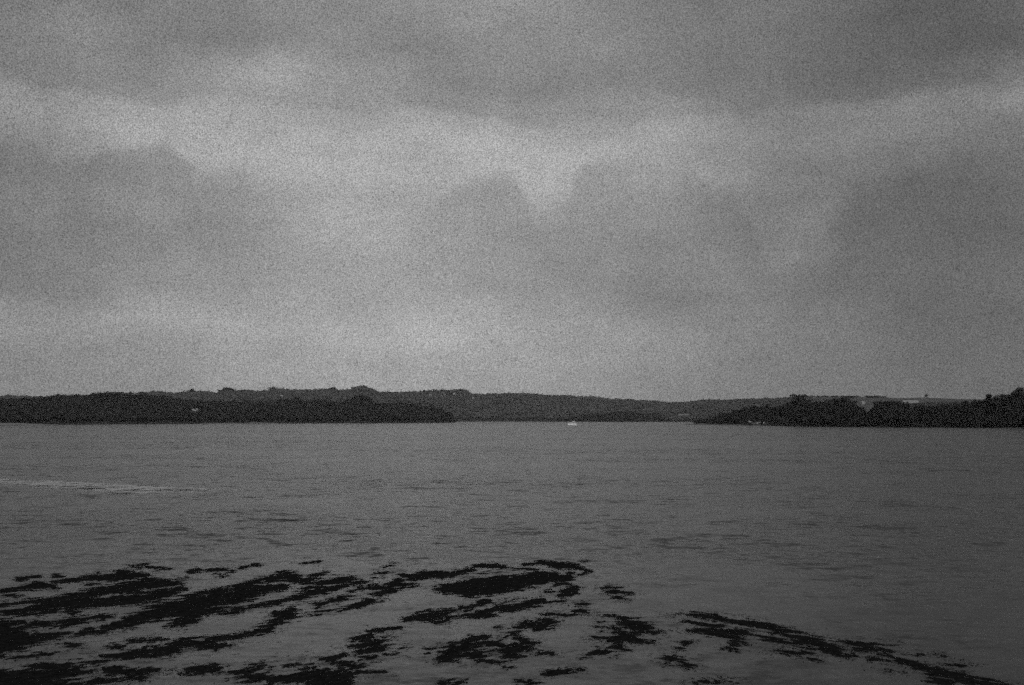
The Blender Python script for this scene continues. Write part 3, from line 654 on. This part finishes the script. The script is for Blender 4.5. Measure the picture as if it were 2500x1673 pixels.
# ------------------------------------------------------------------ seaweed mats breaking the surface
MATS = [
 ('long thin streak of black weed at the far left edge of the beds', [[(-30,1448,5),(0,1444,5),(45,1437,7),(95,1430,9),(130,1433,5)], [(125,1422,3),(170,1418,5),(215,1413,6),(260,1410,9),(300,1404,12),(345,1405,8)], [(50,1413,4),(90,1407,3)], [(140,1407,4),(152,1407,3)], [(200,1407,3),(240,1401,3)], [(215,1427,4),(240,1424,4)]]),
 ('wispy farthest streak above the left weed beds', [[(315,1382,2),(355,1382,5),(380,1388,4),(415,1388,3)]]),
 ('small sliver of weed under the left edge streak', [[(15,1454,3),(40,1455,5),(66,1452,2)]]),
 ('broad black band of weed spreading across the left', [[(-30,1482,6),(0,1478,6),(60,1470,6),(130,1464,6),(200,1455,10),(270,1440,11),(340,1430,13),(400,1427,9),(440,1422,4)], [(0,1500,5),(60,1490,9),(130,1478,13),(200,1472,15),(260,1472,12),(330,1462,14),(390,1450,12),(440,1438,7)], [(10,1502,3),(80,1498,7),(130,1490,8)], [(155,1493,4),(175,1492,6)], [(355,1418,8),(395,1420,7)]]),
 ('slim isolated bar of weed below the broad left band', [[(140,1520,4),(165,1518,9),(205,1513,8),(250,1506,6),(272,1504,3)]]),
 ('black mass against the left edge with two long arms', [[(-30,1516,5),(0,1517,5),(50,1516,3)], [(-40,1540,20),(0,1537,16),(25,1540,12)], [(-60,1570,40),(0,1565,32),(25,1570,18)], [(0,1592,14),(15,1590,6)], [(50,1532,7),(100,1525,9),(150,1530,5)], [(40,1568,14),(100,1560,12),(150,1547,6)]]),
 ('great slanting bank of weed left of centre', [[(185,1552,3),(215,1540,7),(250,1543,8),(270,1535,7),(310,1522,12),(350,1508,14),(385,1493,15),(430,1485,17),(470,1478,17),(510,1470,19),(560,1460,19),(600,1448,15),(640,1440,12),(690,1434,8)], [(415,1525,6),(440,1522,10),(465,1503,12),(500,1492,8),(545,1491,3)], [(455,1455,4),(500,1447,5),(560,1438,6),(600,1430,8),(650,1412,4)], [(660,1415,9),(700,1408,14),(740,1419,8)], [(740,1416,3),(770,1406,5),(793,1397,3)], [(380,1515,5),(390,1517,5)]]),
 ('narrow slanting bank of weed right of the great bank', [[(618,1479,3),(640,1476,4),(680,1471,8),(720,1462,8),(760,1450,8),(800,1441,7),(840,1430,7),(885,1420,4)], [(730,1440,5),(770,1432,6),(810,1424,7),(845,1416,7),(865,1410,4)]]),
 ('little islet of weed below the great bank', [[(567,1494,3),(590,1489,6),(612,1488,4)]]),
 ('forked bank of weed in the middle distance', [[(745,1497,4),(759,1499,7),(805,1491,6),(856,1483,7),(897,1468,7),(933,1465,2)], [(775,1478,6),(812,1468,8),(838,1458,8),(876,1455,5)], [(851,1445,4),(882,1436,6),(915,1432,6),(950,1436,5)], [(915,1450,6),(958,1440,7),(982,1435,2)]]),
 ('long diagonal ribbon of weed dropping towards the lower left', [[(715,1486,8),(730,1486,4)], [(700,1504,15),(690,1510,12)], [(669,1520,6),(680,1520,5)], [(656,1537,6),(615,1545,7),(568,1555,6),(540,1558,7),(508,1560,8)], [(640,1530,3),(660,1528,3)], [(537,1575,6),(523,1575,9),(478,1572,11),(448,1568,10),(418,1588,11),(358,1591,13),(314,1600,8),(254,1603,8)], [(290,1579,8),(305,1577,5)], [(322,1566,4),(358,1565,5),(403,1564,3)]]),
 ('heavy black mass of weed in the lower left corner', [[(38,1608,4),(90,1604,7),(125,1598,3)], [(-40,1660,28),(0,1660,20),(60,1662,24),(120,1648,22),(170,1632,18),(197,1625,12)], [(80,1628,6),(110,1622,6)], [(-30,1690,20),(60,1685,20),(130,1680,14)], [(200,1617,7),(235,1617,8)], [(180,1648,8),(215,1640,3)]]),
 ('rounded clump of weed right of the lower left mass', [[(268,1640,10),(285,1643,13),(315,1645,9)]]),
 ('small streak trailing right from the rounded clump', [[(329,1643,7),(345,1642,6),(368,1637,4)]]),
 ('ragged weed along the very bottom left', [[(150,1674,6),(200,1668,5),(240,1664,7),(300,1660,9),(340,1654,5)], [(235,1655,4),(265,1653,4)]]),
 ('small black boat-shaped tuft near the bottom left', [[(436,1640,3),(466,1638,7),(493,1636,10),(518,1632,7)]]),
 ('largest dark mass at the bottom just left of centre', [[(553,1648,4),(598,1645,8),(627,1633,9),(659,1627,5)], [(690,1625,3),(715,1624,4),(749,1624,8),(765,1625,5)], [(790,1607,5),(813,1606,8),(840,1597,4)], [(815,1617,6),(846,1618,6),(866,1625,4)], [(555,1663,3),(598,1666,7),(626,1655,11),(702,1657,13),(779,1650,19),(805,1662,24),(843,1648,14),(877,1640,9),(905,1645,3)], [(640,1685,14),(760,1690,18),(830,1684,12)], [(925,1644,3),(935,1644,3)]]),
 ('feathery clump of weed above the bottom centre mass', [[(871,1560,4),(894,1556,10),(920,1558,5),(945,1554,1.5)], [(864,1586,5),(882,1584,10),(907,1584,13),(928,1573,11),(945,1580,3),(981,1581,2)], [(907,1541,4),(933,1538,4),(969,1535,1.5)], [(877,1606,3),(897,1606,6),(918,1604,3)], [(935,1597,2),(969,1594,1.5)]]),
 ('densest black lens-shaped mat in the centre', [[(1062,1437,4),(1099,1436,13),(1144,1435,21),(1174,1432,23),(1219,1427,21),(1264,1420,17),(1309,1412,19),(1345,1409,13),(1383,1412,7)], [(1353,1427,4),(1383,1427,5),(1407,1433,6),(1395,1438,8),(1383,1449,8),(1366,1455,4)], [(1170,1402,3),(1220,1396,4)]]),
 ('ragged fringe of weed behind the central mat', [[(1139,1391,5),(1160,1390,4)], [(1159,1379,3),(1204,1382,7),(1249,1388,3)], [(1279,1379,3),(1323,1374,5),(1368,1380,9),(1407,1385,7),(1428,1393,5)], [(1395,1398,5),(1425,1400,3)], [(1420,1370,2),(1432,1370,2)], [(1260,1389,4),(1300,1390,3)]]),
 ('mottled weed running left from the central mat', [[(958,1427,8),(975,1418,8)], [(985,1403,5),(1010,1412,10),(1040,1403,10),(1069,1404,10),(1099,1402,8),(1129,1397,7)], [(975,1429,5),(1015,1428,4)]]),
 ('long pointed streak of weed below the central mat', [[(992,1510,4),(1040,1504,11),(1069,1500,9),(1114,1489,6),(1144,1485,4)], [(1160,1476,3),(1183,1470,7),(1200,1473,3)], [(1084,1516,6),(1099,1508,5),(1159,1503,6),(1189,1495,8),(1219,1486,8),(1264,1480,8),(1293,1474,9),(1323,1466,9),(1340,1468,4)], [(1230,1472,4),(1240,1465,4),(1280,1463,3)], [(1340,1468,3),(1370,1469,3)], [(1340,1446,4),(1350,1450,3)]]),
 ('tiny dark bar of weed off the right end of the pointed streak', [[(1404,1475,3),(1416,1476,5),(1430,1476,3)]]),
 ('thin beaded line of weed right of centre', [[(1338,1498,3),(1368,1500,3),(1398,1501,4),(1416,1493,6),(1440,1497,3)]]),
 ('zigzag clump of weed with a long thin tail right of centre', [[(1225,1534,3),(1264,1536,6),(1288,1525,9),(1315,1531,9),(1341,1520,8)], [(1320,1512,4),(1330,1512,4)], [(1237,1552,4),(1255,1550,3)], [(1265,1560,5),(1297,1569,5)], [(1264,1580,11),(1243,1594,13),(1232,1600,7)], [(1275,1584,7),(1300,1590,5),(1323,1595,4),(1352,1597,1.5)]]),
 ('spreading brushy clump of weed at lower centre', [[(1049,1602,9),(1060,1590,5)], [(1078,1592,13),(1105,1594,19),(1135,1579,16),(1153,1564,9)], [(1165,1572,9),(1183,1568,12),(1213,1574,5)], [(1159,1597,12),(1171,1612,12),(1204,1621,3),(1243,1629,2)], [(1084,1610,8),(1117,1613,6)], [(1160,1625,4),(1170,1622,6)], [(1180,1555,3),(1190,1555,3)]]),
 ('lone tuft of weed out to the right of the central mat', [[(1455,1439,3),(1488,1434,5),(1520,1435,2)], [(1482,1446,5),(1503,1445,8),(1536,1449,3)], [(1495,1458,4),(1512,1460,5),(1540,1466,1.5)]]),
 ('comb-like clump of weed with left-pointing fingers', [[(1473,1503,2.5),(1512,1504,3),(1527,1516,9),(1548,1525,12),(1571,1537,11),(1598,1543,6),(1618,1543,1.5)], [(1460,1517,2),(1480,1516,2)], [(1464,1531,3),(1500,1535,5)], [(1475,1545,3),(1496,1546,2)], [(1456,1560,4),(1488,1561,6),(1530,1553,13),(1548,1561,9),(1586,1569,2.5)], [(1503,1579,9),(1515,1572,6)], [(1490,1586,4),(1466,1592,9),(1432,1600,3)], [(1480,1595,3),(1506,1597,3)]]),
 ('small isolated patch of weed left of the long right-hand reef', [[(1620,1605,3),(1637,1609,10),(1662,1613,4),(1684,1630,1.5)], [(1650,1590,1.5),(1680,1569,2)]]),
 ('long curved reef of weed leading down the right side', [[(1628,1502,1.5),(1658,1498,3),(1688,1500,5),(1739,1506,6),(1777,1513,7),(1824,1521,8),(1863,1528,8),(1901,1541,8),(1940,1551,8),(1974,1560,9),(2004,1573,13),(2034,1588,12),(2046,1594,7)], [(1679,1519,2),(1722,1526,4),(1756,1528,6)], [(1692,1543,4),(1739,1545,7),(1790,1545,11),(1841,1543,5)], [(1770,1581,4),(1790,1581,5),(1799,1562,10),(1816,1573,4)], [(1863,1558,8),(1905,1566,8),(1948,1571,9),(1991,1583,8)], [(1884,1588,5),(1948,1594,5),(1990,1593,3)], [(1980,1607,2),(1995,1608,2)]]),
 ('lower right end of the reef running out of frame', [[(2045,1563,3),(2085,1572,6),(2140,1575,5),(2183,1575,2)], [(2068,1598,3),(2098,1585,5),(2136,1588,5)], [(2150,1594,5),(2191,1609,7),(2234,1624,8),(2277,1637,9),(2319,1649,11),(2354,1658,10),(2396,1669,9),(2440,1684,8)], [(2275,1650,8),(2307,1664,12)], [(2294,1626,2),(2358,1626,1.5)], [(2130,1608,2),(2170,1612,2)]]),
 ('thin dark wisp of weed outside the reef on the right', [[(2247,1598,1.5),(2281,1595,3),(2302,1596,1.5)]]),
 ('thin dark wisp of weed inside the reef on the right', [[(2170,1641,2),(2213,1646,2.5)]]),
 ('flat patch of weed cut by the bottom edge right of centre', [[(1701,1666,6),(1739,1663,5),(1799,1668,4)], [(1700,1685,8),(1790,1690,9)]]),
 ('small tuft at the bottom edge below the brushy clump', [[(1086,1672,6),(1100,1668,5),(1122,1664,2)]]),
 ('small dark tuft at the bottom edge near the centre', [[(1284,1668,5),(1296,1667,5),(1320,1666,2)]]),
 ('faint slanting wisp of weed near the bottom centre', [[(1341,1646,2.5),(1362,1643,5),(1383,1636,3),(1416,1634,1.5)]]),
 ('tiny oval tuft below the two-armed mass', [[(148,1576,2),(170,1576,6),(188,1573,3)]]),
 ('broken flecks of weed beyond the great bank', [[(466,1397,3),(482,1390,5)], [(508,1392,2),(541,1393,4),(568,1396,3)], [(520,1399,3),(535,1397,3)], [(537,1406,3),(556,1406,3)], [(440,1409,2),(460,1409,2)]]),
 ('pair of faint far flecks above the great bank', [[(595,1386,2),(606,1384,2)], [(618,1381,3),(634,1380,3)]]),
 ('faint thread of weed far out beyond the beds', [[(730,1376,1.5),(760,1374,1.5),(779,1372,2.5)]]),
 ('scattered flecks of weed left of the central mat', [[(912,1398,2),(933,1400,4),(953,1399,2)], [(938,1386,2),(964,1376,3)], [(902,1412,1.5),(933,1412,1.5)], [(815,1404,1.5),(835,1407,1.5)]]),
]
def make_mat(idx, label, strokes):
    pts = [p for s in strokes for p in s]
    x0 = min(p[0]-p[2]*3-14 for p in pts); x1 = max(p[0]+p[2]*3+14 for p in pts)
    y0 = min(p[1]-p[2]-8 for p in pts); y1 = max(p[1]+p[2]+8 for p in pts)
    c = [at_z(x, y) for x in (x0, x1) for y in (y0, y1)]
    X0, X1 = min(q[0] for q in c), max(q[0] for q in c); Y0, Y1 = min(q[1] for q in c), max(q[1] for q in c)
    Dm = (Y0+Y1)/2; dx = 0.045*max(1, Dm/50); dy = 0.075*max(1, (Dm/48)**1.6)
    gx = np.arange(X0, X1, dx); gy = np.arange(Y0, Y1, dy)
    X, Y = np.meshgrid(gx, gy); px, py = project(X, Y, np.zeros_like(X))
    d = np.full(X.shape, 1e3)
    for s in strokes:
        if len(s) == 1: s = s + s
        for (ax, ay, ar), (bx, by, br) in zip(s[:-1], s[1:]):
            vx, vy = (bx-ax)*.4, by-ay; L2 = vx*vx+vy*vy+1e-6
            t = np.clip((((px-ax)*.4)*vx + (py-ay)*vy)/L2, 0, 1)
            r_ = ar+(br-ar)*t
            dd = np.hypot((px-ax)*.4-vx*t, (py-ay)-vy*t) - r_
            d = np.minimum(d, dd)
    sc = ((py-1023)/560.0)**1.5
    lean = -0.9 if x0 < 1250 else (0.0 if x0 < 1500 else 1.2)     # the beds are combed by the current
    Yl = Y + lean*X*0.6
    n = 5.0*sc*fbm(X/2.4, Yl/0.9, 3, 40) + 13.0*sc*fbm(X/.75, Yl/.30, 4, 50, 0.7) + 8.0*sc*fbm(X/.17, Yl/.13, 2, 60)
    holes = np.clip(fbm(X/1.1, Yl/.32, 4, 90) - 0.08, 0, 1)*30*sc
    f = -d*1.0 - 0.7*sc + n - holes
    Z = np.clip(f*0.006/np.maximum(sc, .4), -0.05, 0.035) + 0.010*fbm(X/.16, Y/.2, 2, 70)*(f > 0)
    ny_, nx_ = X.shape
    i = np.arange((ny_-1)*(nx_-1)); r, cc_ = i//(nx_-1), i % (nx_-1); a = r*nx_+cc_
    F = np.stack([a, a+1, a+nx_+1, a+nx_], 1); Zf = Z.ravel()
    F = F[Zf[F].max(1) > -0.006]
    Vx = (X + dx*.35*RNG.uniform(-1,1,X.shape)).ravel(); Vy = (Y + dy*.35*RNG.uniform(-1,1,X.shape)).ravel()
    # loose fronds lying over the mat and trailing from its rim
    ff = f.ravel(); cand = np.where(RNG.uniform(0, 1, ff.size) < np.exp(np.clip(ff/(4.0*sc.ravel()), -9, 0)))[0]
    nb = int(len(cand)*0.34); cand = RNG.choice(cand, nb, replace=False) if nb > 0 else cand[:0]
    k = len(cand); ang = RNG.normal(0.25, 0.6, k); ln = RNG.uniform(.08, .34, k)*max(1, Dm/52); wd = RNG.uniform(.005, .018, k)*max(1, Dm/52)
    cx, cy, cz = Vx[cand], Vy[cand], np.maximum(Zf[cand], 0)+.006
    ux, uy = np.cos(ang), np.sin(ang); BV = []
    for tt, ww, zz in ((-.5, .3, 0), (0, 1, .012), (.5, .2, -.004)):
        for s_ in (-1, 1):
            BV.append(np.stack([cx+ux*ln*tt-uy*wd*ww*s_, cy+uy*ln*tt+ux*wd*ww*s_, cz+zz*RNG.uniform(.3,1.6,k)], 1))
    BV = np.stack(BV, 1).reshape(-1, 3) if k else np.zeros((0,3))
    used_v = np.unique(F); remap = np.full(len(Zf), -1); remap[used_v] = np.arange(len(used_v)); F = remap[F]
    V = np.stack([Vx, Vy, Zf], 1)[used_v]; b = len(V)
    BF = (np.array([(0,1,3,2),(2,3,5,4)])[None] + (np.arange(k)*6)[:,None,None]).reshape(-1, 4) + b
    o = mesh_np('seaweed_mat', np.vstack([V, BV]), np.vstack([F, BF]) if k else F, M_weed)
    if 'flecks' in label: return tag(o, label, 'seaweed', kind='stuff')
    return tag(o, label, 'seaweed', 'mats of seaweed breaking the calm water')
tot = 0
for i, (lb, st) in enumerate(MATS):
    o = make_mat(i, lb, st); tot += len(o.data.polygons)
print('seaweed faces', tot, 'trees', cnt)

# ------------------------------------------------------------------ haze
def haze(density=3.6e-5):
    m = bpy.data.materials.new("haze"); m.use_nodes = True; t = NT(m.node_tree); t.n.clear()
    v = t.new('ShaderNodeVolumePrincipled'); v.inputs['Density'].default_value = density; v.inputs['Color'].default_value = (.9, .9, .9, 1)
    o = t.new('ShaderNodeOutputMaterial'); t.l.new(v.outputs[0], o.inputs['Volume'])
    b = MB().box(-9500, 9500, -2500, 8200, -2.0, 190.0).build('haze', m)
    return tag(b, kind='stuff')
haze()
